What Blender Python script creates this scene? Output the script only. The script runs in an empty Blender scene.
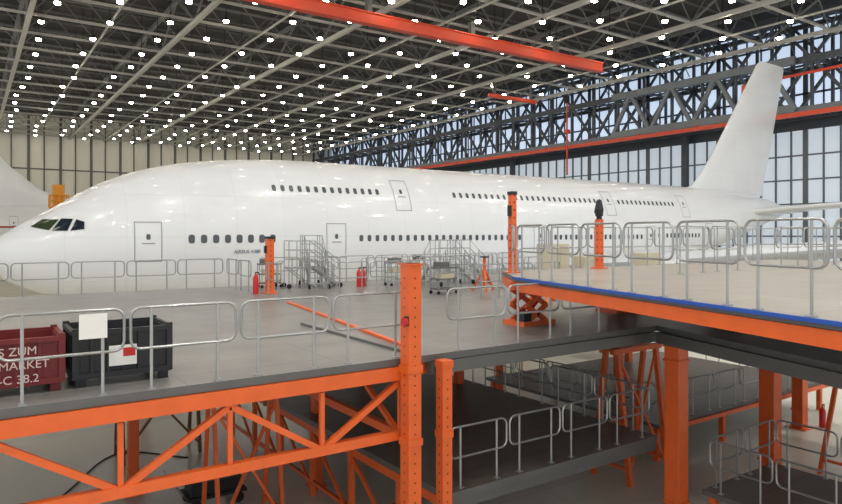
import bpy, math, random
import numpy as np
from mathutils import Vector, Matrix
random.seed(4)
S=bpy.context.scene
EYE=6.5; TH=math.radians(34.5)

# ---------------------------------------------------------------- materials
def lin(c):
    c=c/255.0
    return c/12.92 if c<=0.04045 else ((c+0.055)/1.055)**2.4
def col(r,g,b): return (lin(r),lin(g),lin(b),1)
def mat(name,rgb,rough=0.5,metal=0.0,var=0.08,scale=2.0,emit=None,es=0,coat=0,brick=None,side=False,c2=.9):
    m=bpy.data.materials.new(name); m.use_nodes=True
    nt=m.node_tree; b=nt.nodes['Principled BSDF']
    b.inputs['Roughness'].default_value=rough; b.inputs['Metallic'].default_value=metal
    if coat: b.inputs['Coat Weight'].default_value=coat; b.inputs['Coat Roughness'].default_value=0.04
    c=col(*rgb)
    tc=nt.nodes.new('ShaderNodeTexCoord')
    nz=nt.nodes.new('ShaderNodeTexNoise'); nz.inputs['Scale'].default_value=scale; nz.inputs['Detail'].default_value=6
    nt.links.new(tc.outputs['Object'],nz.inputs['Vector'])
    mx=nt.nodes.new('ShaderNodeMix'); mx.data_type='RGBA'
    mx.inputs[6].default_value=tuple(x*(1-var*1.6) for x in c[:3])+(1,)
    mx.inputs[7].default_value=tuple(min(1,x*(1+var*1.2)) for x in c[:3])+(1,)
    nt.links.new(nz.outputs['Fac'],mx.inputs[0])
    out=mx.outputs[2]
    if brick:
        bk=nt.nodes.new('ShaderNodeTexBrick'); bk.offset=0.0
        bk.inputs['Scale'].default_value=1.0
        bk.inputs['Brick Width'].default_value=brick[0]; bk.inputs['Row Height'].default_value=brick[1]
        bk.inputs['Mortar Size'].default_value=brick[2]
        bk.inputs['Color1'].default_value=(1,1,1,1); bk.inputs['Color2'].default_value=(c2,c2,c2,1)
        d=brick[3]; bk.inputs['Mortar'].default_value=(d,d,d,1)
        if side:
            mp=nt.nodes.new('ShaderNodeMapping'); mp.inputs['Rotation'].default_value=(math.pi/2,0,0)
            nt.links.new(tc.outputs['Object'],mp.inputs['Vector']); nt.links.new(mp.outputs['Vector'],bk.inputs['Vector'])
        else: nt.links.new(tc.outputs['Object'],bk.inputs['Vector'])
        m2=nt.nodes.new('ShaderNodeMix'); m2.data_type='RGBA'; m2.blend_type='MULTIPLY'; m2.inputs[0].default_value=1
        nt.links.new(out,m2.inputs[6]); nt.links.new(bk.outputs['Color'],m2.inputs[7]); out=m2.outputs[2]
    nt.links.new(out,b.inputs['Base Color'])
    if emit:
        b.inputs['Emission Color'].default_value=col(*emit); b.inputs['Emission Strength'].default_value=es
    return m
M={}
M['white']=mat('aircraft_white_paint',(230,232,234),0.28,var=0.03,scale=.3,coat=0.5,brick=(2.6,2.1,.012,.88),side=True,c2=.975)
M['wing']=mat('wing_grey_paint',(194,198,203),0.35,var=0.03)
M['glass']=mat('dark_glass',(34,44,52),0.08,var=0.02)
M['glassg']=mat('tinted_cockpit_glass',(58,70,48),0.1,var=0.15)
M['cabwin']=mat('cabin_window',(84,89,94),0.25,var=0.1,scale=3)
M['seam']=mat('door_seam',(150,153,156),0.5,var=0.02)
M['orange']=mat('orange_steel_paint',(222,98,40),0.4,var=0.12,scale=3)
M['orangedk']=mat('orange_shadow_hole',(120,44,14),0.7,var=0.05)
M['cranered']=mat('crane_red_paint',(224,82,52),0.45,var=0.05,scale=1)
M['red']=mat('red_paint',(190,30,28),0.35,var=0.06)
M['maroon']=mat('maroon_crate_paint',(108,26,28),0.5,var=0.12,scale=4)
M['black']=mat('black_steel',(28,30,34),0.5,var=0.2,scale=5)
M['alu']=mat('aluminium_tube',(166,168,168),0.33,metal=0.6,var=0.05)
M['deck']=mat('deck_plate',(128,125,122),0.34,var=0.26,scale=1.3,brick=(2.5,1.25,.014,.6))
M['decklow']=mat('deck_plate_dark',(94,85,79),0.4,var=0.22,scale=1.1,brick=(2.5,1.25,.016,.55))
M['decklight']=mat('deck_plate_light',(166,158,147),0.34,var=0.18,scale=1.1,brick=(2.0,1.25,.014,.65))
M['edge']=mat('galvanised_edge',(100,101,100),0.45,metal=.3,var=0.12)
M['blue']=mat('blue_bumper',(30,80,170),0.5,var=0.05)
M['floor']=mat('hangar_floor_coating',(224,219,204),0.28,var=0.09,scale=.25,brick=(6,6,.02,.8))
M['wallp']=mat('wall_cladding',(220,217,206),0.6,var=0.05,scale=.2)
M['mull']=mat('wall_mullion',(100,100,97),0.6,var=0.1)
M['roof']=mat('roof_deck',(60,58,55),0.8,var=0.15,scale=.15)
M['truss']=mat('roof_truss_paint',(186,185,178),0.5,var=0.06)
M['trussm']=mat('roof_truss_dark',(118,120,118),0.5,var=0.06)
M['steelblue']=mat('blue_grey_steel',(74,80,88),0.5,var=0.08)
M['steelgrey']=mat('grey_girder_steel',(122,129,134),0.5,var=0.08)
M['panel']=mat('translucent_door_panel',(190,198,205),0.5,var=0.08,scale=.3,emit=(190,202,214),es=0.6)
M['glaz']=mat('glazing',(200,215,235),0.3,var=0.05,scale=.3,emit=(198,215,238),es=0.9)
M['doorframe']=mat('hangar_door_frame',(104,110,116),0.5,var=0.06)
M['lamp']=mat('lamp_diffuser',(255,255,250),0.4,var=0,emit=(255,244,222),es=44)
M['fillglow']=mat('under_dock_fill_glow',(255,255,250),0.4,var=0,emit=(255,246,235),es=2.5)  # weak glow for the added fill strips below the decks
M['beige']=mat('beige_cabinet',(200,191,166),0.5,var=0.05)
M['yellow']=mat('yellow_paint',(226,150,26),0.45,var=0.08)
M['rubber']=mat('tyre_rubber',(26,26,27),0.8,var=0.1)
M['paper']=mat('paper',(225,225,222),0.7,var=0.01)
M['txtw']=mat('stencil_white',(215,190,185),0.7,var=0.02)
M['txtd']=mat('stencil_dark',(70,80,100),0.6,var=0.02)
M['stripe']=mat('red_stripe',(170,50,50),0.4,var=0.02)
M['brownsteel']=mat('brown_steel',(118,86,62),0.6,var=0.15)

# ---------------------------------------------------------------- mesh builder
class B:
    def __init__(s): s.v=[];s.f=[];s.m=[];s.ms=[]
    def mi(s,k):
        if k not in s.ms: s.ms.append(k)
        return s.ms.index(k)
    def add(s,vs,fs,k):
        o=len(s.v); i=s.mi(k)
        s.v.extend([tuple(p) for p in vs])
        for f in fs: s.f.append(tuple(o+a for a in f)); s.m.append(i)
    def box(s,x0,x1,y0,y1,z0,z1,k):
        vs=[(x,y,z) for x in(x0,x1) for y in(y0,y1) for z in(z0,z1)]
        s.add(vs,[(0,1,3,2),(4,6,7,5),(0,4,5,1),(2,3,7,6),(0,2,6,4),(1,5,7,3)],k)
    def beam(s,a,b,w,h,k):
        a=Vector(a);b=Vector(b);d=(b-a)
        if d.length<1e-6:return
        d.normalize(); up=Vector((0,0,1))
        if abs(d.z)>.99: up=Vector((0,1,0))
        r=d.cross(up).normalized(); u=r.cross(d)
        vs=[]
        for p in(a,b):
            for i,j in((-1,-1),(1,-1),(1,1),(-1,1)): vs.append(p+r*(i*w/2)+u*(j*h/2))
        s.add(vs,[(0,3,2,1),(4,5,6,7),(0,1,5,4),(1,2,6,5),(2,3,7,6),(3,0,4,7)],k)
    def tube(s,pts,r,k,closed=False,n=8):
        P=[Vector(p) for p in pts];N=len(P);vs=[];fs=[]
        prev=None
        for i,p in enumerate(P):
            if closed: d=P[(i+1)%N]-P[i-1]
            else: d=P[min(i+1,N-1)]-P[max(i-1,0)]
            d.normalize()
            if prev is None:
                up=Vector((0,0,1)) if abs(d.z)<.9 else Vector((1,0,0))
                rr=d.cross(up).normalized()
            else:
                rr=(prev-d*prev.dot(d)).normalized()
            prev=rr; uu=rr.cross(d)
            for j in range(n):
                a=2*math.pi*j/n; vs.append(p+(rr*math.cos(a)+uu*math.sin(a))*r)
        L=N if closed else N-1
        for i in range(L):
            for j in range(n):
                a=i*n+j;b=i*n+(j+1)%n;c=((i+1)%N)*n+(j+1)%n;d=((i+1)%N)*n+j
                fs.append((a,b,c,d))
        if not closed:
            fs.append(tuple(range(n))[::-1]); fs.append(tuple((N-1)*n+j for j in range(n)))
        s.add(vs,fs,k)
    def lathe(s,prof,origin,axis,k,n=24):
        ax=Vector(axis).normalized(); up=Vector((0,0,1)) if abs(ax.z)<.9 else Vector((1,0,0))
        r1=ax.cross(up).normalized(); r2=r1.cross(ax); o=Vector(origin); vs=[];fs=[]
        for t,r in prof:
            for j in range(n):
                a=2*math.pi*j/n; vs.append(o+ax*t+(r1*math.cos(a)+r2*math.sin(a))*r)
        for i in range(len(prof)-1):
            for j in range(n):
                fs.append((i*n+j,i*n+(j+1)%n,(i+1)*n+(j+1)%n,(i+1)*n+j))
        s.add(vs,fs,k)
    def poly(s,pts,z0,z1,k,kside=None):
        n=len(pts)
        vs=[(x,y,z1) for x,y in pts]+[(x,y,z0) for x,y in pts]
        s.add(vs,[tuple(range(n))],k)
        s.add(vs,[tuple(range(2*n-1,n-1,-1))]+[(i,n+i,n+(i+1)%n,(i+1)%n) for i in range(n)],kside or k)
    def obj(s,name,parent=None,smooth=None,bevel=0):
        me=bpy.data.meshes.new(name); me.from_pydata(s.v,[],s.f)
        for k in s.ms: me.materials.append(M[k])
        me.polygons.foreach_set('material_index',s.m); me.update()
        ob=bpy.data.objects.new(name,me); S.collection.objects.link(ob)
        if smooth:
            me.polygons.foreach_set('use_smooth',[True]*len(me.polygons))
            try:
                bpy.context.view_layer.objects.active=ob; ob.select_set(True)
                bpy.ops.object.shade_smooth_by_angle(angle=math.radians(smooth)); ob.select_set(False)
            except Exception as e: print(e)
        if bevel:
            md=ob.modifiers.new('bevel','BEVEL'); md.width=bevel; md.segments=2; md.limit_method='ANGLE'
        if parent: ob.parent=parent
        return ob
def empty(name,loc=(0,0,0)):
    e=bpy.data.objects.new(name,None); e.empty_display_size=.5; e.location=loc; S.collection.objects.link(e); return e
def text(name,body,size,loc,rotz,k,parent=None,ext=.002):
    c=bpy.data.curves.new(name,'FONT'); c.body=body; c.size=size; c.extrude=ext
    c.materials.append(M[k]); o=bpy.data.objects.new(name,c); o.location=loc
    o.rotation_euler=(math.pi/2,0,rotz); S.collection.objects.link(o)
    if parent: o.parent=parent
    return o

# ---------------------------------------------------------------- hangar shell
U0,U1,V0,V1=-45,85,-40,168
ZC,ZR=28.0,32.5
b=B(); b.box(U0,U1,V0,V1,-.3,0,'floor'); b.obj('floor')
b=B(); b.box(U0,U1,V0,V1,ZR,ZR+.4,'roof')
for i in range(int((V1-V0)/4)): b.box(U0,U1,V0+i*4,V0+i*4+.18,ZR-.22,ZR,'mull')
b.obj('ceiling')
b=B(); b.box(U0,U1,V1,V1+.4,0,ZR,'wallp')
u=U0
i=0
while u<U1:
    w=.5 if i%2==0 else .22
    b.box(u,u+w,V1-.35,V1,0,ZR,'mull'); u+=3.1; i+=1
for z in(11.0,20.5): b.box(U0,U1,V1-.2,V1,z,z+.3,'mull')
b.box(U0,U1,V1-.3,V1,0,9.6,'mull')
b.obj('wall_back')
DH=19.2
b=B()
b.box(U1,U1+.4,V0,V1,0,DH,'panel')
b.box(U1,U1+.4,V0,V1,DH,DH+1.4,'steelblue')
b.box(U1,U1+.4,V0,V1,DH+1.4,ZR,'glaz')
v=V0;i=0
while v<V1:
    w=.16 if i%6 else .55
    b.box(U1-.25,U1,v,v+w,0,DH,'doorframe'); 
    b.box(U1-.2,U1,v,v+w,DH+1.4,ZR,'steelblue'); v+=1.9;i+=1
for z in(2,6,10,13,16): b.box(U1-.2,U1,V0,V1,z,z+.18,'doorframe')
for z in(23.5,27,30): b.box(U1-.2,U1,V0,V1,z,z+.25,'steelblue')
b.obj('wall_right')
b=B()
ZA,ZM_,ZB_=DH+1.4,26.3,31.6
for uu,k in((U1-1.2,1),(U1-6.2,1.25)):
    for z in(ZA,ZM_,ZB_): b.beam((uu,V0,z),(uu,V1-.6,z),.5*k,.55*k,'steelgrey' if (k>1 and z==ZA) else 'steelblue')
    v=V0;i=0
    while v<V1-5:
        b.beam((uu,v,ZA),(uu,v,ZB_),.32,.32,'steelblue')
        if i%2==0:
            b.beam((uu,v,ZA),(uu,v+4.5,ZM_),.34,.34,'steelblue'); b.beam((uu,v+4.5,ZM_),(uu,v,ZB_),.3,.3,'steelblue')
        else:
            b.beam((uu,v,ZM_),(uu,v+4.5,ZA),.34,.34,'steelblue'); b.beam((uu,v+4.5,ZB_),(uu,v,ZM_),.3,.3,'steelblue')
        v+=4.5;i+=1
v=V0
while v<V1-5:
    for z in(ZA,ZM_,ZB_): b.beam((U1-6.2,v,z),(U1-1.2,v,z),.25,.25,'steelblue')
    b.beam((U1-6.2,v,ZA),(U1-1.2,v+4.5,ZA),.2,.2,'steelblue')
    v+=4.5
for v in(20,56,92,128,160): b.beam((U1-1.0,v,0),(U1-1.0,v,ZA),.7,.8,'steelblue')
vv0,vv1=38,64
for z in(ZA+.2,ZM_): b.beam((U1-6.9,vv0,z),(U1-6.9,vv1,z),.5,.9,'steelgrey')
for q in range(4):
    a=vv0+q*6.5; b.beam((U1-6.9,a,ZA),(U1-6.9,a+3.25,ZM_),.4,.5,'steelgrey'); b.beam((U1-6.9,a+3.25,ZM_),(U1-6.9,a+6.5,ZA),.4,.5,'steelgrey')
b.obj('door_header_truss')
b=B()
b.beam((U1-7.6,V0,19.9),(U1-7.6,V1-.5,19.9),.35,.5,'cranered')
v=V0
while v<V1: b.box(U1-7.55,U1-7.25,v-.12,v+.12,20.15,20.4,'cranered'); v+=9
b.tube([(U1-7.9,43.5,21.8),(U1-7.9,43.5,24.3)],.28,'cranered'); b.tube([(U1-7.9,43.5,24.2),(U1-7.9,10,24.9)],.17,'cranered')
b.obj('crane_runway_rail')
b=B()
b.tube([(U1-8.4,71.5,27),(U1-8.4,71.5,15.5)],.14,'cranered'); b.box(U1-8.7,U1-8.1,71.2,71.8,26.6,27.7,'black'); b.box(U1-8.7,U1-8.1,71.1,71.9,22,22.5,'cranered');b.obj('hanging_hoist_mast')

b=B()
v=26.0;i=0
while v<=V1-1:
    b.beam((-30,v,ZC),(U1-8,v,ZC),.2,.24,'truss'); b.beam((-30,v,ZR-.4),(U1,v,ZR-.4),.2,.2,'trussm')
    u=-30
    while u<U1-8:
        b.beam((u,v,ZC),(u+3.5,v,ZR-.4),.1,.1,'trussm'); b.beam((u+3.5,v,ZR-.4),(u+7,v,ZC),.1,.1,'trussm')
        u+=7
    v+=7;i+=1
u=-23.0;i=0
while u<U1-6:
    big=(i%2==0)
    w=.4 if big else .16
    b.beam((u,20,ZC-.15),(u,V1,ZC-.15),w,w*1.1,'truss')
    if big:
        b.beam((u,20,ZR-.5),(u,V1,ZR-.5),w,w,'trussm')
        v=26.0
        while v<V1-8:
            b.beam((u,v,ZC),(u,v+7,ZR-.4),.2,.2,'trussm'); b.beam((u,v+7,ZR-.4),(u,v+14,ZC),.2,.2,'trussm'); v+=14
    u+=7;i+=1
b.obj('roof_truss_grid')
b=B()
u=-33.5;i=0
while u<U1-9:
    v=-30.0+(3.5 if i%2 else 0)
    while v<V1-3:
        du=random.uniform(-.5,.5)
        x=u+du
        b.lathe([(0,.0),(0,.25),(.18,.28),(.18,0)],(x,v,ZC-.75),(0,0,1),'lamp',12)
        b.lathe([(0,.31),(.12,.25),(.35,.1),(.35,0)],(x,v,ZC-.57),(0,0,1),'black',12)
        b.box(x-.03,x+.03,v-.03,v+.03,ZC-.3,ZR,'black')
        v+=7
    u+=5;i+=1
b.obj('ceiling_high_bay_lamps')

b=B()
b.box(-20,61.5,51.8,52.3,25.5,26.4,'cranered')
b.box(-20,61.5,51.65,52.45,25.4,25.52,'cranered'); b.box(-20,61.5,51.65,52.45,26.38,26.5,'cranered')
u=-18
while u<60: b.box(u-.25,u+.25,51.8,52.3,26.5,ZC-.2,'mull'); u+=12
b.obj('overhead_crane_beam')
b=B()
b.box(60,69,70.3,70.8,25.5,26.0,'cranered')
for u in(61,68): b.box(u-.2,u+.2,70.4,70.7,26.0,ZC,'mull')
b.obj('overhead_crane_beam.001')

# ---------------------------------------------------------------- airliner
def pchip(xs,ys):
    xs=np.array(xs,float);ys=np.array(ys,float);h=np.diff(xs);d=np.diff(ys)/h
    m=np.zeros(len(xs));m[0]=d[0];m[-1]=d[-1]
    for i in range(1,len(xs)-1):
        if d[i-1]*d[i]>0:
            w1=2*h[i]+h[i-1];w2=h[i]+2*h[i-1];m[i]=(w1+w2)/(w1/d[i-1]+w2/d[i])
    def f(x):
        x=min(max(x,xs[0]),xs[-1]);i=min(int(np.searchsorted(xs,x,side='right'))-1,len(h)-1)
        t=(x-xs[i])/h[i]
        return float((2*t**3-3*t*t+1)*ys[i]+(t**3-2*t*t+t)*h[i]*m[i]+(-2*t**3+3*t*t)*ys[i+1]+(t**3-t*t)*h[i]*m[i+1])
    return f
N0=-.45
ZT=pchip([N0,-.4,-.2,.1,.5,1,2,3,4,6,8,10,12,15,50,56,62,68,72.7],[5.35,5.62,5.98,6.3,6.62,6.95,7.55,8.2,8.82,9.7,10.22,10.52,10.7,10.83,10.83,10.75,10.55,10.1,9.3])
ZB=pchip([N0,-.4,-.2,.1,.5,1,2,4,6,8,12,42,48,54,60,66,70,72.7],[5.35,5.08,4.75,4.45,4.15,3.88,3.5,3.02,2.75,2.55,2.4,2.4,3.0,4.2,5.6,7.0,8.0,8.6])
HW=pchip([N0,-.4,-.2,.1,.5,1,2,4,6,8,12,46,54,60,66,70,72.7],[.02,.42,.8,1.13,1.45,1.76,2.2,2.85,3.22,3.42,3.57,3.57,3.15,2.5,1.65,.95,.3])
ZM=pchip([N0,4,10,44,56,66,72.7],[5.35,5.65,6.0,6.0,7.2,8.5,8.95])
NN=2.25
def hwid(s,z):
    zm=ZM(s); H=(ZT(s)-zm) if z>zm else (zm-ZB(s))
    t=min(1,abs(z-zm)/max(H,1e-4))
    return HW(s)*(1-t**NN)**(1/NN)
def airliner(name,loc,rotz,sc,main=True):
    root=empty(name,loc)
    st=sorted(set([N0,-.42,-.38,-.3,-.2,-.1,0.0,.15,.3,.5,.75,1,1.25,1.5,1.75]+[2+.4*i for i in range(26)]+[12.4+1.5*i for i in range(24)]+[48+.8*i for i in range(31)]+[72.7]))
    NP=64; b=B(); vs=[];fs=[]
    for s in st:
        zm,zt,zb,hw=ZM(s),ZT(s),ZB(s),HW(s)
        for j in range(NP):
            a=2*math.pi*j/NP; c,si=math.cos(a),math.sin(a)
            y=hw*math.copysign(abs(c)**(2/NN),c)
            z=zm+((zt-zm) if si>0 else (zm-zb))*math.copysign(abs(si)**(2/NN),si)
            vs.append((s,y,z))
    for i in range(len(st)-1):
        for j in range(NP):
            fs.append((i*NP+j,(i+1)*NP+j,(i+1)*NP+(j+1)%NP,i*NP+(j+1)%NP))
    fs.append(tuple(range(NP))); fs.append(tuple((len(st)-1)*NP+j for j in range(NP))[::-1])
    b.add(vs,fs,'white')
    vs=[];fs=[];L=[18,20,23,27,32,37,41,44,46];R=[.3,.75,1,1.08,1.1,1.08,1,.7,.3]
    for s,r in zip(L,R):
        for j in range(24):
            a=2*math.pi*j/24; vs.append((s,3.7*r*math.cos(a),3.35+1.45*r*math.sin(a)))
    for i in range(len(L)-1):
        for j in range(24): fs.append((i*24+j,(i+1)*24+j,(i+1)*24+(j+1)%24,i*24+(j+1)%24))
    fs.append(tuple(range(24)));fs.append(tuple((len(L)-1)*24+j for j in range(24))[::-1])
    b.add(vs,fs,'white')
    b.obj('fuselage',root,smooth=50)
    def sp(s,z,side,eps):
        e=.02;w=hwid(s,z)
        ds=(hwid(s+e,z)-hwid(s-e,z))/(2*e);dz=(hwid(s,z+e)-hwid(s,z-e))/(2*e)
        ds=max(-8,min(8,ds));dz=max(-8,min(8,dz))
        n=Vector((-ds,1,-dz)).normalized()*eps
        return (s+n.x,side*(w+n.y),z+n.z)
    def oval(b,s,z,w,h,side,k,eps=.015):
        n=12;vs=[]
        for j in range(n):
            a=2*math.pi*j/n;c,si=math.cos(a),math.sin(a)
            vs.append(sp(s+w/2*math.copysign(abs(c)**.6,c),z+h/2*math.copysign(abs(si)**.6,si),side,eps))
        b.add(vs,[tuple(range(n))],k)
    def patch(b,cs,side,k,eps=.03,n=6):
        vs=[];fs=[]
        for i in range(n+1):
            for j in range(n+1):
                p=i/n;q=j/n
                s=(cs[0][0]*(1-p)+cs[1][0]*p)*(1-q)+(cs[3][0]*(1-p)+cs[2][0]*p)*q
                z=(cs[0][1]*(1-p)+cs[1][1]*p)*(1-q)+(cs[3][1]*(1-p)+cs[2][1]*p)*q
                vs.append(sp(s,z,side,eps))
        for i in range(n):
            for j in range(n): a=i*(n+1)+j; fs.append((a,a+n+1,a+n+2,a+1))
        b.add(vs,fs,k)
    b=B()
    for side in(-1,1):
        def row(s0,s1,st_,z,w=.24,h=.36):
            s=s0
            while s<=s1: oval(b,s,z,w,h,side,'cabwin'); s+=st_
        if main:
            row(8.1,12.7,.6,6.2,.32,.44)
            row(12.6,19.3,.5,8.95); row(24.9,38.8,.54,8.95); row(41.2,48.6,.54,8.95)
            row(17.7,30.5,.54,6.2,.26,.38); row(33.6,43.5,.54,6.2,.26,.38); row(45.6,52.0,.54,6.3,.26,.38)
        else:
            row(9,58,.9,7.6,.35,.5)
    b.obj('cabin_windows',root)
    b=B()
    for side in(-1,1):
        patch(b,[(1.3,6.78),(2.0,6.62),(2.42,7.12),(1.8,7.14)],side,'glassg' if side<0 else 'glass')
        patch(b,[(2.1,6.60),(2.72,6.6),(2.98,7.16),(2.52,7.17)],side,'glass')
        patch(b,[(2.84,6.6),(3.4,6.68),(3.42,7.02),(3.1,7.14)],side,'glass')
    b.obj('cockpit_windows',root,smooth=60)
    b=B()
    def door(s,z0,h,w,side):
        t=.045
        patch(b,[(s-w/2,z0),(s+w/2,z0),(s+w/2,z0+t),(s-w/2,z0+t)],side,'seam',.012)
        patch(b,[(s-w/2,z0+h-t),(s+w/2,z0+h-t),(s+w/2,z0+h),(s-w/2,z0+h)],side,'seam',.012)
        patch(b,[(s-w/2,z0),(s-w/2+t,z0),(s-w/2+t,z0+h),(s-w/2,z0+h)],side,'seam',.012)
        patch(b,[(s+w/2-t,z0),(s+w/2,z0),(s+w/2,z0+h),(s+w/2-t,z0+h)],side,'seam',.012)
        oval(b,s,z0+h*.62,.2,.28,side,'cabwin')
        patch(b,[(s-.3,z0+h*.44),(s+.3,z0+h*.44),(s+.3,z0+h*.47),(s-.3,z0+h*.47)],side,'seam',.012)
    if main:
        for side in(-1,1):
            for s in(6.1,16.1,32.1,44.5,53.3): door(s,5.1 if s<50 else 5.4,1.95,1.25,side)
            for s in(20.8,40.0,49.8): door(s,7.85,1.9,1.15,side)
    else:
        for side in(-1,1):
            for s in(7,24,60): door(s,6.3 if s<50 else 7,2.2,1.2,side)
            for s0 in range(0,44,4): patch(b,[(4+s0,6.7),(8+s0,6.7),(8+s0,6.95),(4+s0,6.95)],side,'stripe',.012)
            for s0 in range(45,66,3): patch(b,[(s0,7.7),(3+s0,7.7),(3+s0,7.95),(s0,7.95)],side,'stripe',.014)
    b.obj('door_outlines',root)
    def foil(b,stn,tdir,k):
        NA=14;vs=[];fs=[]
        T=Vector(tdir)
        for le,ch,th in stn:
            le=Vector(le);pts=[]
            for j in range(NA+1):
                x=.5*(1-math.cos(math.pi*j/NA)); y=5*th*(.2969*math.sqrt(x)-.126*x-.3516*x*x+.2843*x**3-.1015*x**4)
                pts.append((x,y))
            loop=[le+Vector((ch*x,0,0))+T*(ch*y) for x,y in pts]+[le+Vector((ch*x,0,0))-T*(ch*y) for x,y in pts[-2:0:-1]]
            vs+=loop
        n=2*NA
        for i in range(len(stn)-1):
            for j in range(n): fs.append((i*n+j,i*n+(j+1)%n,(i+1)*n+(j+1)%n,(i+1)*n+j))
        fs.append(tuple(range(n)));fs.append(tuple((len(stn)-1)*n+j for j in range(n)))
        b.add(vs,fs,k)
    b=B()
    if main:
        foil(b,[((53.0,0,10.4),15.5,.02),((55.5,0,11.0),12.6,.06),((57.0,0,12.2),11.6,.075),((59.2,0,14.6),10.3,.08),((63.0,0,19.2),8.0,.08),((66.9,0,24.0),5.6,.08),((67.6,0,24.6),4.9,.05)],(0,1,0),'white')
    else:
        foil(b,[((48.5,0,10.2),19.5,.02),((52,0,11.2),16.1,.04),((56.5,0,13.0),12.6,.07),((60.5,0,15.8),9.8,.08),((65,0,20.0),6.9,.08),((68,0,23.4),4.6,.08)],(0,1,0),'white')
    b.obj('vertical_fin',root,smooth=40)
    b=B()
    for sd in(-1,1):
        foil(b,[((61.5,sd*1.0,8.5),9.0,.09),((65,sd*5,9.0),6.9,.09),((72,sd*14.8,9.9),3.0,.09),((72.8,sd*15.2,9.95),2.0,.06)],(0,0,1),'white')
    b.obj('tailplane',root,smooth=40)
    b=B()
    for sd in(-1,1):
        foil(b,[((20.5,sd*2.5,4.0),19,.12),((25,sd*6,4.3),15.6,.12),((31.5,sd*14.5,5.0),11.0,.11),((40.5,sd*27,6.3),6.8,.10),((48.8,sd*38.8,7.6),3.6,.09),((50,sd*39.6,7.7),2.2,.06)],(0,0,1),'wing')
        foil(b,[((49.8,sd*39.6,6.7),2.4,.05),((49.6,sd*39.6,7.7),2.8,.08),((50.4,sd*39.6,8.8),1.8,.05)],(0,1,0),'wing')
        for v_ in(9,14,20,28):
            cx=31.5+(v_-14.5)*.78+7
            b.lathe([(0,.05),(1,.35),(3,.42),(5,.3),(6.5,.03)],(cx,sd*v_,4.4+(v_-14)*.09-.5),(1,0,0),'wing',12)
    b.obj('wings',root,smooth=40)
    for sd in(-1,1):
        for v_,s_,z_ in((14.9,24.6,2.75),(25.7,32.6,3.8)):
            b=B()
            b.lathe([(4.9,.62),(4.6,1.2),(3.2,1.5),(1.5,1.68),(.4,1.62),(0,1.48),(.15,1.36),(1.0,1.38),(1.2,.0)],(s_,sd*v_,z_),(1,0,0),'white',32)
            b.lathe([(4.0,.95),(5.2,.8),(6.2,.55)],(s_,sd*v_,z_),(1,0,0),'wing',24)
            b.lathe([(5.2,.4),(6.2,.32),(7.0,.02)],(s_,sd*v_,z_),(1,0,0),'black',16)
            b.lathe([(.35,.02),(.6,.2),(1.15,.42)],(s_,sd*v_,z_),(1,0,0),'black',16)
            b.beam((s_+1.8,sd*v_,z_+1.55),(s_+8.5,sd*v_,z_+1.9),.4,.9,'white')
            b.obj('engine_nacelle',root,smooth=40)
    b=B()
    def wheel(x,y,r=.7,w=.5):
        b.lathe([(-w/2,.25),(-w/2,r*.85),(-w*.35,r),(w*.35,r),(w/2,r*.85),(w/2,.25)],(x,y,r),(0,1,0),'rubber',20)
        b.lathe([(-w/2+.03,.0),(-w/2+.03,.3),(w/2-.03,.3),(w/2-.03,.0)],(x,y,r),(0,1,0),'alu',12)
    b.tube([(5.2,0,3.4),(5.2,0,.6)],.17,'alu');b.tube([(5.2,-.6,.6),(5.2,.6,.6)],.09,'alu')
    wheel(5.2,-.45,.6,.4);wheel(5.2,.45,.6,.4)
    for y in(-6,6):
        b.tube([(33.5,y,4.2),(33.5,y,.7)],.25,'alu')
        for dx in(-.9,.9):
            b.tube([(33.5+dx,y-.8,.7),(33.5+dx,y+.8,.7)],.1,'alu')
            for dy in(-.6,.6): wheel(33.5+dx,y+dy)
        b.beam((32.6,y,.7),(34.4,y,.7),.2,.2,'alu')
    for y in(-2.4,2.4):
        b.tube([(36.5,y,3.2),(36.5,y,.7)],.25,'alu'); b.beam((34.9,y,.7),(38.1,y,.7),.2,.2,'alu')
        for dx in(-1.6,0,1.6):
            b.tube([(36.5+dx,y-.7,.7),(36.5+dx,y+.7,.7)],.1,'alu')
            for dy in(-.55,.55): wheel(36.5+dx,y+dy)
    b.obj('landing_gear',root,smooth=40)
    if main:
        text('fuselage_lettering','AIRBUS A380',.25,(10.2,-3.585,5.45),0,'txtd',root)
    root.rotation_euler=(0,0,rotz); root.scale=sc
    return root
airliner('airliner',(1.14,37.1,0),0,(1,1,1))
airliner('airliner',(49.5,93,0),math.pi,(.75,.75,.92),main=False)

# ---------------------------------------------------------------- docks
VF=25.6
DA=[(-14,9.3),(12.9,9.3),(10.2,1.0),(24,1.0),(24,VF),(-14,VF)]
b=B()
b.poly(DA,4.28,4.4,'deck','edge')
b.beam((-14,9.35,4.16),(6.1,9.35,4.16),.2,.22,'orange')
b.beam((6.6,9.35,4.16),(12.8,9.35,4.16),.16,.22,'edge')
for v in(14,18,22.5,VF-.3): b.beam((-14,v,4.16),(24,v,4.16),.18,.22,'brownsteel')
for u in(-10,-5,0,6.6,12.6,18,23.8): b.beam((u,9.5,4.14),(u,VF-.1,4.14),.16,.2,'orange' if u in(6.6,) else 'brownsteel')
b.beam((12.8,9.2,4.16),(10.3,1.2,4.16),.16,.24,'edge')
b.beam((6.6,9.9,4.42),(7.95,18.6,4.42),.1,.06,'orange')
b.beam((6.3,9.6,4.42),(6.3,14,4.42),.05,.05,'edge')
z1,z0=4.02,3.12
b.beam((-14,9.35,z0),(6.1,9.35,z0),.13,.15,'orange')
us=[6.0-1.45*i for i in range(14)]
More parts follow.
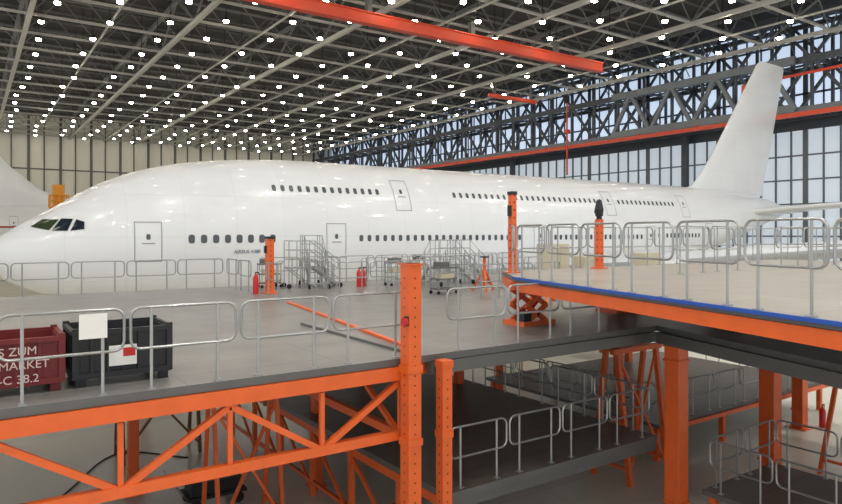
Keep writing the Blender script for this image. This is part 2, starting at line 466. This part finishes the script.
for i,u in enumerate(us):
    b.beam((u,9.35,z0),(u,9.35,z1),.07,.07,'orange')
    if i+1<len(us):
        if i%2==0: b.beam((u,9.35,z1),(us[i+1],9.35,z0),.09,.09,'orange')
        else: b.beam((u,9.35,z0),(us[i+1],9.35,z1),.09,.09,'orange')
b.beam((-14,15.5,z0),(6.1,15.5,z0),.12,.14,'orange')
for i,u in enumerate(us[:-1]):
    a,c=(z1,z0) if i%2 else (z0,z1)
    b.beam((u,15.5,a),(us[i+1],15.5,c),.08,.08,'orange')
b.beam((6.0,9.4,z0),(6.0,25,z0),.12,.14,'orange')
for i in range(9):
    a,c=(z1,z0) if i%2 else (z0,z1); b.beam((6.0,9.4+i*1.6,a),(6.0,11+i*1.6,c),.08,.08,'orange')
b.obj('dock_platform')

b=B()
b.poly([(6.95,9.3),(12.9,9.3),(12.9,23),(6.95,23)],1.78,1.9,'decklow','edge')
for v in(9.4,14,18,22.8): b.beam((6.95,v,1.68),(12.9,v,1.68),.14,.2,'edge')
for u in(7.05,9.9,12.8): b.beam((u,9.4,1.68),(u,23,1.68),.14,.18,'orange' if u<8 else 'brownsteel')
for v in(11,13,15,17,19,21): 
    b.beam((7.05,v,0),(7.05,v,1.6),.12,.12,'orange'); b.beam((7.05,v,0.1),(7.05,v+2,1.55),.06,.07,'orange')
b.beam((7.05,9.6,.35),(7.05,23,.35),.08,.08,'orange')
b.obj('lower_dock_platform')
b=B()
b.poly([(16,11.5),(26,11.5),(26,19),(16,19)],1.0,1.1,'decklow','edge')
for u in(16.2,19.5,22.7,25.8):
    for v in(11.7,18.8): b.beam((u,v,0),(u,v,1.0),.15,.15,'orange')
b.beam((16,11.45,.95),(26,11.45,.95),.08,.12,'orange')
b.obj('low_access_platform')
b=B()
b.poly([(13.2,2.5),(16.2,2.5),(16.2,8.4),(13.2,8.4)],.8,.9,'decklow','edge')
for u in(13.35,16.05):
    for v in(2.7,5.4,8.2): b.beam((u,v,0),(u,v,.8),.14,.14,'orange')
b.obj('low_access_platform.001')
def trestle(name,u0,u1,v,z,k='orange',w=.1):
    b=B()
    for u in(u0,u1):
        for dv in(-.6,.6): b.beam((u,v+dv,0),(u,v+dv*.3,z),w,w,k)
        b.beam((u,v-.5,.4),(u,v+.5,.4),.07,.07,k)
    for dv in(-.18,.18): b.beam((u0-.2,v+dv,z),(u1+.2,v+dv,z),w*1.1,w*1.1,k)
    b.beam((u0,v-.55,.25),(u1,v-.2,z-.1),.06,.06,k); b.beam((u1,v-.55,.25),(u0,v-.2,z-.1),.06,.06,k)
    b.obj(name)
trestle('steel_trestle',3.6,5.7,20.5,2.9,'brownsteel',.09)
trestle('steel_trestle.001',4.3,5.7,14.2,2.9,'orange',.08)
trestle('steel_trestle.002',19.0,22.5,8.0,2.6)
trestle('steel_trestle.003',14.0,15.6,11.5,3.4,'orange',.12)

P=[(9.64,10.5),(10.9,12.3),(24,12.3),(24,1.0),(7.0,1.0)]
b=B()
b.poly(P,5.46,5.56,'decklight','edge')
e0=Vector((9.64,10.5,0));e1=Vector((7.0,1.0,0));d=(e1-e0).normalized();nrm=Vector((d.y,-d.x,0))
if nrm.x>0:nrm=-nrm
o=nrm*.04
b.beam(e0+o+Vector((0,0,5.54)),e1+o+Vector((0,0,5.54)),.05,.05,'blue')
b.beam(e0-nrm*.1+Vector((0,0,5.35))+d*.1,e1-nrm*.1+Vector((0,0,5.35)),.18,.2,'orange')
b.beam((9.7,10.6,5.36),(10.9,12.2,5.36),.14,.18,'orange')
for v in(2,5,8): b.beam((9,v,5.36),(24,v,5.36),.14,.18,'brownsteel')
b.beam((11,12.2,5.36),(24,12.2,5.36),.14,.18,'orange')
b.obj('raised_dock_platform')

def scissor(name,u,v,z0,z1,L=.7):
    b=B()
    b.box(u-L,u+L,v-.35,v+.35,z0,z0+.1,'orange'); b.box(u-L*.8,u+L*.8,v-.3,v+.3,z1-.06,z1,'orange')
    for dv in(-.26,.26):
        for h in range(2):
            a=z0+.1+(z1-.16-z0)*h/2; c=z0+.1+(z1-.16-z0)*(h+1)/2
            b.beam((u-L*.6,v+dv,a),(u+L*.6,v+dv,c),.07,.1,'orange'); b.beam((u+L*.6,v+dv+.06,a),(u-L*.6,v+dv+.06,c),.07,.1,'orange')
    b.tube([(u,v-.3,z0+(z1-z0)*.28),(u,v+.3,z0+(z1-z0)*.28)],.04,'black')
    b.box(u-L*.9,u-L*.45,v-.3,v,z0+.1,z0+.3,'black')
    b.tube([(u-.2,v,z0+.1),(u+.25,v,z1-.35)],.05,'red')
    return b.obj(name)
scissor('scissor_lift_support',10.75,11.2,4.4,5.27,.5)
scissor('scissor_lift_support.001',14.6,11.6,4.4,5.27)
scissor('scissor_lift_support.002',19.5,11.6,4.4,5.27)

def column(name,u,v,z0,z1,w,perf=False,foot=True,k='orange'):
    b=B()
    b.box(u-w/2,u+w/2,v-w/2,v+w/2,z0,z1,k)
    if foot:
        b.box(u-w*.9,u+w*.9,v-w*.9,v+w*.9,z0,z0+.04,k)
        for s_ in(-1,1):
            b.beam((u+s_*w*.75,v,z0+.04),(u+s_*w*.45,v,z0+.5),.03,.03,k)
    b.box(u-w*.6,u+w*.6,v-w*.6,v+w*.6,z1-.03,z1,k)
    if perf:
        z=z0+.3
        while z<z1-.2:
            b.box(u-w/2-.003,u-w/2,v-.015,v+.015,z,z+.03,'orangedk'); b.box(u-.015,u+.015,v-w/2-.003,v-w/2,z,z+.03,'orangedk'); z+=.16
        for z in(1.5,3.0,4.2): b.box(u-w*.58,u+w*.58,v-w*.58,v+w*.58,z,z+.12,k)
    else:
        for z in(z1-.35,z0+.6): b.box(u-w*.56,u+w*.56,v-w*.56,v+w*.56,z,z+.06,k)
    return b.obj(name,bevel=.012)
n=[0]
def C(*a,**k):
    nm='dock_support_post' if n[0]==0 else 'dock_support_post.%03d'%n[0]; n[0]+=1
    return column(nm,*a,**k)
C(6.05,9.1,0,6.0,.25,perf=True)
C(6.75,9.12,0,4.26,.2,perf=True)
C(12.8,8.75,0,4.04,.36)
C(17.2,9.0,0,4.04,.4)
C(22.9,11,0,4.04,.36)
C(20,5,0,4.04,.34)
for u,v in((12.4,16),(9.9,21),(7.4,15.5),(18,14.5),(18,20.5),(23,18),(23.5,25),(14,25),(5.2,25),(-3,25),(-10,25),(-6,18.5),(3.4,17.6),(-12,10.5),(8.6,13.2),(10.6,18.5)):
    C(u,v,0,4.04,.24)
def post(name,u,v,z0,z1,w,lamp=False):
    b=B(); b.box(u-w/2,u+w/2,v-w/2,v+w/2,z0,z1,'orange'); b.box(u-w,u+w,v-w,v+w,z0,z0+.03,'orange')
    z=z0+.2
    while z<z1: b.box(u-w/2-.003,u-w/2,v-.02,v+.02,z,z+.04,'orangedk'); b.box(u-.02,u+.02,v-w/2-.003,v-w/2,z,z+.04,'orangedk'); z+=.18
    if lamp:
        b.box(u-.05,u+.05,v-.05,v+.05,z1,z1+.1,'black'); b.lathe([(0,.03),(.05,.1),(.22,.12),(.36,.09),(.46,.07),(.5,.0)],(u,v,z1+.04),(0,0,1),'black',14)
        b.box(u-.16,u+.02,v-.03,v+.03,z1+.16,z1+.24,'black')
    else:
        b.box(u-w*.6,u+w*.6,v-w*.6,v+w*.6,z1,z1+.08,'black'); b.box(u-w*.8,u-w*.5,v-.05,v+.05,z1-.5,z1-.25,'black')
    return b.obj(name)
post('dock_mast',10.6,11.62,5.56,7.4,.14)
post('dock_mast.001',13.75,11.7,5.56,6.86,.16,lamp=True)
post('dock_mast.002',8.7,22.0,4.4,6.3,.24)

rn=[0]
def rail(pts,z,h=1.1,mod=1.55,r=.021,name='guard_railing',gap=None):
    b=B()
    for a,c in zip(pts[:-1],pts[1:]):
        a=Vector((a[0],a[1],0));c=Vector((c[0],c[1],0));L=(c-a).length;N=max(1,round(L/mod));dd=(c-a)/N
        for i in range(N):
            if gap and i in gap: continue
            p=a+dd*i;e=dd.normalized();l=dd.length
            x0,x1=.04,l-.04;rad=.13;zl,zh=z+h*.5,z+h
            loop=[]
            for cx,cz,a0 in((x1-rad,zh-rad,90),(x1-rad,zl+rad,0),(x0+rad,zl+rad,270),(x0+rad,zh-rad,180)):
                for q in range(5):
                    an=math.radians(a0-q*22.5); loop.append(p+e*(cx+rad*math.cos(an))+Vector((0,0,cz+rad*math.sin(an))))
            b.tube(loop,r,'alu',closed=True,n=6)
            for f in(.2,.8):
                q=p+e*(l*f); b.tube([q+Vector((0,0,z)),q+Vector((0,0,zh))],r*1.05,'alu',n=6)
                b.box(q.x-.05,q.x+.05,q.y-.05,q.y+.05,z,z+.015,'alu')
    nm=name if rn[0]==0 else name+'.%03d'%rn[0]; rn[0]+=1
    return b.obj(nm,smooth=60)
rail([(-13.25,9.42),(6.25,9.42)],4.4,mod=1.5)
rail([(7.0,9.42),(12.8,9.42)],4.4,mod=1.3,gap=[3])
rail([(-13,VF-.15),(8.2,VF-.15)],4.4,mod=1.7,r=.025)
rail([(9.6,VF-.15),(24,VF-.15)],4.4,mod=1.7)
rail([(8.3,20.0),(8.3,VF-.2)],4.4,mod=1.5,gap=[1])
rail([(10.2,20.2),(22,20.2)],4.4,mod=1.5,gap=[4])
rail([(13.0,23.2),(20,23.2)],4.4,mod=1.5)
rail([(12.2,17.2),(12.2,20.1)],4.4,mod=1.45)
rail([(13.2,16.2),(17,16.2)],4.4,mod=1.3)
rail([(7.05,9.42),(12.8,9.42)],1.9,mod=1.45)
rail([(12.8,9.6),(12.8,22.9)],1.9,mod=1.5)
e=Vector((9.64,10.5));f=Vector((7.0,1.0)); ofs=Vector((.06,0))
rail([tuple(e+ofs),tuple(f+ofs)],5.56,mod=1.25,r=.019)
rail([(10.0,10.9),(11.0,12.2),(23.9,12.2)],5.56,mod=1.45)
rail([(13.3,9.2),(23.9,9.2)],5.56,mod=1.45,gap=[2],r=.018)
rail([(23.9,12.2),(23.9,1.1)],5.56,mod=1.5)
rail([(16.1,11.6),(25.9,11.6)],1.1,mod=1.4)
rail([(16.1,11.6),(16.1,18.9)],1.1,mod=1.4)
rail([(25.9,11.6),(25.9,18.9)],1.1,mod=1.4)
rail([(13.3,8.3),(13.3,2.6)],.9,mod=1.4)
rail([(13.3,8.3),(16.1,8.3)],.9,mod=1.4)
rail([(16.1,8.3),(16.1,2.6)],.9,mod=1.4)

def crate(name,u0,u1,v0,v1,z,h,k):
    root=empty(name,((u0+u1)/2,(v0+v1)/2,z)); x=(u1-u0)/2;y=(v1-v0)/2
    b=B();t=.03
    zb=.12
    b.box(-x,x,-y,y,zb,zb+t,k)
    for sx in(-1,1): b.box(min(sx*x,sx*(x-t)),max(sx*x,sx*(x-t)),-y,y,zb,h,k)
    for sy in(-1,1): b.box(-x,x,min(sy*y,sy*(y-t)),max(sy*y,sy*(y-t)),zb,h,k)
    for sy in(-1,1):
        yy=sy*(y+.02); b.beam((-x-.02,yy,h),(x+.02,yy,h),.06,.06,k); b.beam((-x-.02,yy,zb+.03),(x+.02,yy,zb+.03),.05,.08,k)
        nx=7
        for i in range(nx): xx=-x+2*x*i/(nx-1); b.box(xx-.022,xx+.022,min(yy,sy*y)-.012,max(yy,sy*y)+.012,zb,h,k)
    for sx in(-1,1):
        xx=sx*(x+.02); b.beam((xx,-y,h),(xx,y,h),.06,.06,k); b.beam((xx,-y,zb+.03),(xx,y,zb+.03),.05,.08,k)
        for i in range(5): yy=-y+2*y*i/4; b.box(xx-.02,xx+.02,yy-.022,yy+.022,zb,h,k)
        for sy in(-1,1): b.box(sx*(x-.07)-.06,sx*(x-.07)+.06,sy*(y-.07)-.06,sy*(y-.07)+.06,0,zb,k); b.box(sx*x-.04,sx*x+.04,sy*y-.04,sy*y+.04,zb,h+.06,k)
    b.obj('bin_shell',root)
    return root,x,y
r1,x,y=crate('steel_waste_bin',1.2,2.42,10.0,11.0,4.4,.74,'black')
b=B();b.box(-.2,.16,-y-.06,-y-.05,.26,.54,'paper');b.box(-.02,.14,-y-.062,-y-.06,.38,.5,'red');b.obj('bin_label',r1)
b=B();b.box(-.5,.5,-.4,.4,.15,.6,'black');b.obj('bin_contents',r1)
r2,x,y=crate('steel_waste_bin.001',-.5,1.04,10.0,11.0,4.4,.7,'maroon')
for i,(s_,zz) in enumerate((('S ZUM',.52),('MARKET',.34),('-C 38.2',.16))):
    text('stencil_%d'%i,s_,.15,(.05,-y-.055,zz),0,'txtw',r2)
b=B();b.box(1.17,1.5,9.385,9.39,5.14,5.46,'paper');b.obj('paper_notice')
b=B();
b.lathe([(-.03,.0),(-.03,.07),(.03,.07),(.03,0)],(5.86,9.0,5.05),(1,0,0),'red',16);b.box(5.86,5.93,8.97,9.03,4.98,5.14,'black');b.obj('hose_reel')

en=[0]
def exting(u,v,z):
    b=B(); b.lathe([(0,.0),(0,.1),(.55,.1),(.62,.07),(.66,.03),(.72,.03),(.72,0)],(u,v,z),(0,0,1),'red',14)
    b.tube([(u,v,z+.72),(u+.12,v,z+.76),(u+.15,v,z+.4),(u+.14,v,z+.2)],.012,'black',n=5); b.box(u-.02,u+.12,v-.015,v+.015,z+.72,z+.76,'black')
    nm='fire_extinguisher' if en[0]==0 else 'fire_extinguisher.%03d'%en[0];en[0]+=1; b.obj(nm,smooth=40)
for u,v in((8.2,22.0),(12.6,22.6),(12.9,22.8)): exting(u,v,4.4)
exting(23.6,10.6,0.0)
def steps(name,u,v,z,w,nst,rz):
    b=B();rise=.2;run=.25
    for i in range(nst):
        b.box(i*run,(i+1)*run+.02,-w/2,w/2,(i+1)*rise-.03,(i+1)*rise,'alu')
    top=nst*rise
    b.box(nst*run,nst*run+1.0,-w/2,w/2,top-.05,top,'alu')
    for sy in(-w/2,w/2):
        b.beam((0,sy,.05),(nst*run,sy,top),.04,.1,'alu')
        for q in(0,nst*run*.5,nst*run,nst*run+.5,nst*run+1.0):
            zz=min(top,q/run*rise)
            b.tube([(q,sy,0),(q,sy,zz+1.0)],.02,'alu',n=6)
        for hh in(1.0,.65,.3): b.tube([(0,sy,hh),(nst*run,sy,top+hh),(nst*run+1.0,sy,top+hh)],.018,'alu',n=6)
        b.tube([(nst*run,sy,0),(nst*run+1.0,sy,top)],.018,'alu',n=6)
    for hh in(1.0,.65,.3): b.tube([(nst*run+1.0,-w/2,top+hh),(nst*run+1.0,w/2,top+hh)],.018,'alu',n=6)
    for dx in(0,nst*run+1.0):
        for sy in(-w/2,w/2): b.lathe([(-.03,0),(-.03,.09),(.03,.09),(.03,0)],(dx,sy*1.08,.09),(0,1,0),'rubber',12)
    o=b.obj(name);o.location=(u,v,z);o.rotation_euler=(0,0,rz)
    return o
steps('access_steps',10.9,22.6,4.4,.7,5,math.radians(75))
steps('access_steps.001',15.0,21.2,4.4,.9,4,math.radians(30))
steps('access_steps.002',17.6,21.2,4.4,.9,4,math.radians(100))
steps('access_steps.003',12.0,23.3,4.4,.8,4,math.radians(170))
def cabinet(name,u,v,z,w,dp,h):
    b=B(); b.box(u-w/2,u+w/2,v-dp/2,v+dp/2,z+.08,z+h,'beige'); b.box(u-w/2+.04,u+w/2-.04,v-dp/2+.04,v+dp/2-.04,z,z+.08,'black')
    b.box(u-w/2+.04,u-.01,v-dp/2-.015,v-dp/2,z+.14,z+h-.06,'beige');b.box(u+.01,u+w/2-.04,v-dp/2-.015,v-dp/2,z+.14,z+h-.06,'beige')
    b.box(u-.06,u-.04,v-dp/2-.03,v-dp/2-.015,z+h*.5,z+h*.62,'black')
    b.obj(name,bevel=.01)
cabinet('tool_cabinet',17.9,17.4,4.4,1.0,.7,1.7)
cabinet('tool_cabinet.001',22.8,17.0,4.4,1.1,.7,1.3)
cabinet('tool_cabinet.002',19.9,17.6,4.4,.8,.6,1.2)
def cart(name,u,v,z,k):
    b=B()
    for zz in(.15,.5,.88): b.box(u-.4,u+.4,v-.25,v+.25,z+zz,z+zz+.04,k)
    for dx in(-.38,.38):
        for dy in(-.23,.23):
            b.beam((u+dx,v+dy,z+.1),(u+dx,v+dy,z+.95),.03,.03,'alu'); b.lathe([(-.02,0),(-.02,.06),(.02,.06),(.02,0)],(u+dx,v+dy,z+.06),(0,1,0),'rubber',10)
    b.tube([(u+.4,v-.22,z+.9),(u+.5,v-.22,z+1.0),(u+.5,v+.22,z+1.0),(u+.4,v+.22,z+.9)],.015,'alu')
    b.box(u-.3,u+.1,v-.2,v+.2,z+.92,z+1.1,'mull'); b.box(u-.25,u+.3,v-.2,v+.2,z+.54,z+.7,'beige')
    b.obj(name)
cart('service_cart',14.2,22.4,4.4,'alu'); cart('service_cart.001',9.6,24.3,4.4,'mull'); cart('service_cart.002',16.6,24.2,4.4,'alu'); cart('service_cart.003',13.6,18.4,4.4,'mull')
def jack(name,u,v,z,h):
    b=B()
    for a in range(3):
        an=a*2.094; b.beam((u+.45*math.cos(an),v+.45*math.sin(an),z+.02),(u,v,z+h*.65),.06,.06,'orange'); b.lathe([(0,0),(0,.09),(.03,.09),(.03,0)],(u+.45*math.cos(an),v+.45*math.sin(an),z),(0,0,1),'orange',10)
    b.tube([(u,v,z+.15),(u,v,z+h)],.06,'orange'); b.box(u-.12,u+.12,v-.12,v+.12,z+h,z+h+.05,'black')
    b.obj(name)
jack('jack_stand',15.6,18.6,4.4,1.2); jack('jack_stand.001',14.6,14.6,4.4,.9)

b=B()
b.box(-.9,.9,-.7,.7,.5,1.1,'yellow')
for x_ in(-.6,.6):
    for y_ in(-.65,.65): b.lathe([(-.15,0),(-.15,.4),(.15,.4),(.15,0)],(x_,y_,.4),(0,1,0),'rubber',16)
for i in range(8):
    a=1.1+i*1.0;c=a+1.0
    for y_ in(-.5,.5): b.beam((-.75,y_,a),(.75,y_,c),.1,.12,'yellow');b.beam((.75,y_,a),(-.75,y_,c),.1,.12,'yellow')
b.box(-.9,.9,-.8,.8,9.1,9.3,'yellow')
for z in(9.9,10.5):
    b.tube([(-.85,-.75,z),(.85,-.75,z),(.85,.75,z),(-.85,.75,z)],.08,'yellow',closed=True)
for x_ in(-.85,0,.85):
    for y_ in(-.75,.75): b.tube([(x_,y_,9.3),(x_,y_,10.5)],.08,'yellow')
b.box(-.6,.5,-.4,.4,9.3,11.6,'yellow')
o=b.obj('scissor_lift'); o.location=(8.0,79.5,0)

b=B()
b.box(4.0,5.4,16.2,17.0,.25,.32,'black');b.box(4.1,5.3,16.3,16.9,.32,.62,'black')
for x_ in(4.2,5.2):
    for y_ in(16.25,16.95): b.lathe([(-.04,0),(-.04,.13),(.04,.13),(.04,0)],(x_,y_,.13),(0,1,0),'rubber',12)
b.tube([(4.0,16.6,.3),(3.6,16.6,.9)],.02,'alu');b.tube([(3.6,16.4,.9),(3.6,16.8,.9)],.02,'alu')
o=b.obj('tool_trolley'); o.location=(.2,-.6,0)
b=B()
pts=[(-2+.25*i,18+1.2*math.sin(i*.35)+.08*i,.02) for i in range(30)]
b.tube(pts,.02,'black',n=6);b.obj('floor_hose')
b=B()
for u,v in((-8,12.5),(-3,12.5),(2,12.5),(-8,20),(-3,22),(2.5,22.8),(8.5,12),(11,16),(9,20),(15.5,12),(20.5,13),(15.5,17),(20.5,19),(15,5),(21,3)):  # added glowing strips, out of view, to brighten the space under the decks
    b.box(u-.75,u+.75,v-.08,v+.08,4.22,4.28,'mull'); b.box(u-.72,u+.72,v-.05,v+.05,4.17,4.22,'fillglow')
b.obj('under_dock_added_fill')

# ---------------------------------------------------------------- world, lights, camera
w=bpy.data.worlds.new('world');S.world=w;w.use_nodes=True
bg=w.node_tree.nodes['Background'];bg.inputs[0].default_value=(.93,.965,1,1);bg.inputs[1].default_value=1.15
i=0
for u in(-20,-6,8,22,36,50,64):
    for v in(-16,2,16):
        l=bpy.data.lights.new('high_bay_light','AREA');l.shape='DISK';l.size=1.0;l.energy=950;l.color=(1,.98,.94)
        o=bpy.data.objects.new('high_bay_light' if i==0 else 'high_bay_light.%03d'%i,l);o.location=(u,v+(i%2)*3,ZC-.9);S.collection.objects.link(o);i+=1
cam=bpy.data.cameras.new('camera');co=bpy.data.objects.new('camera',cam);S.collection.objects.link(co)
co.location=(0,0,EYE);co.rotation_euler=(math.pi/2,0,-TH)
cam.sensor_width=36;cam.lens=660/842*36;cam.shift_y=-19/842;cam.clip_end=600
S.camera=co
S.view_settings.view_transform='Standard'
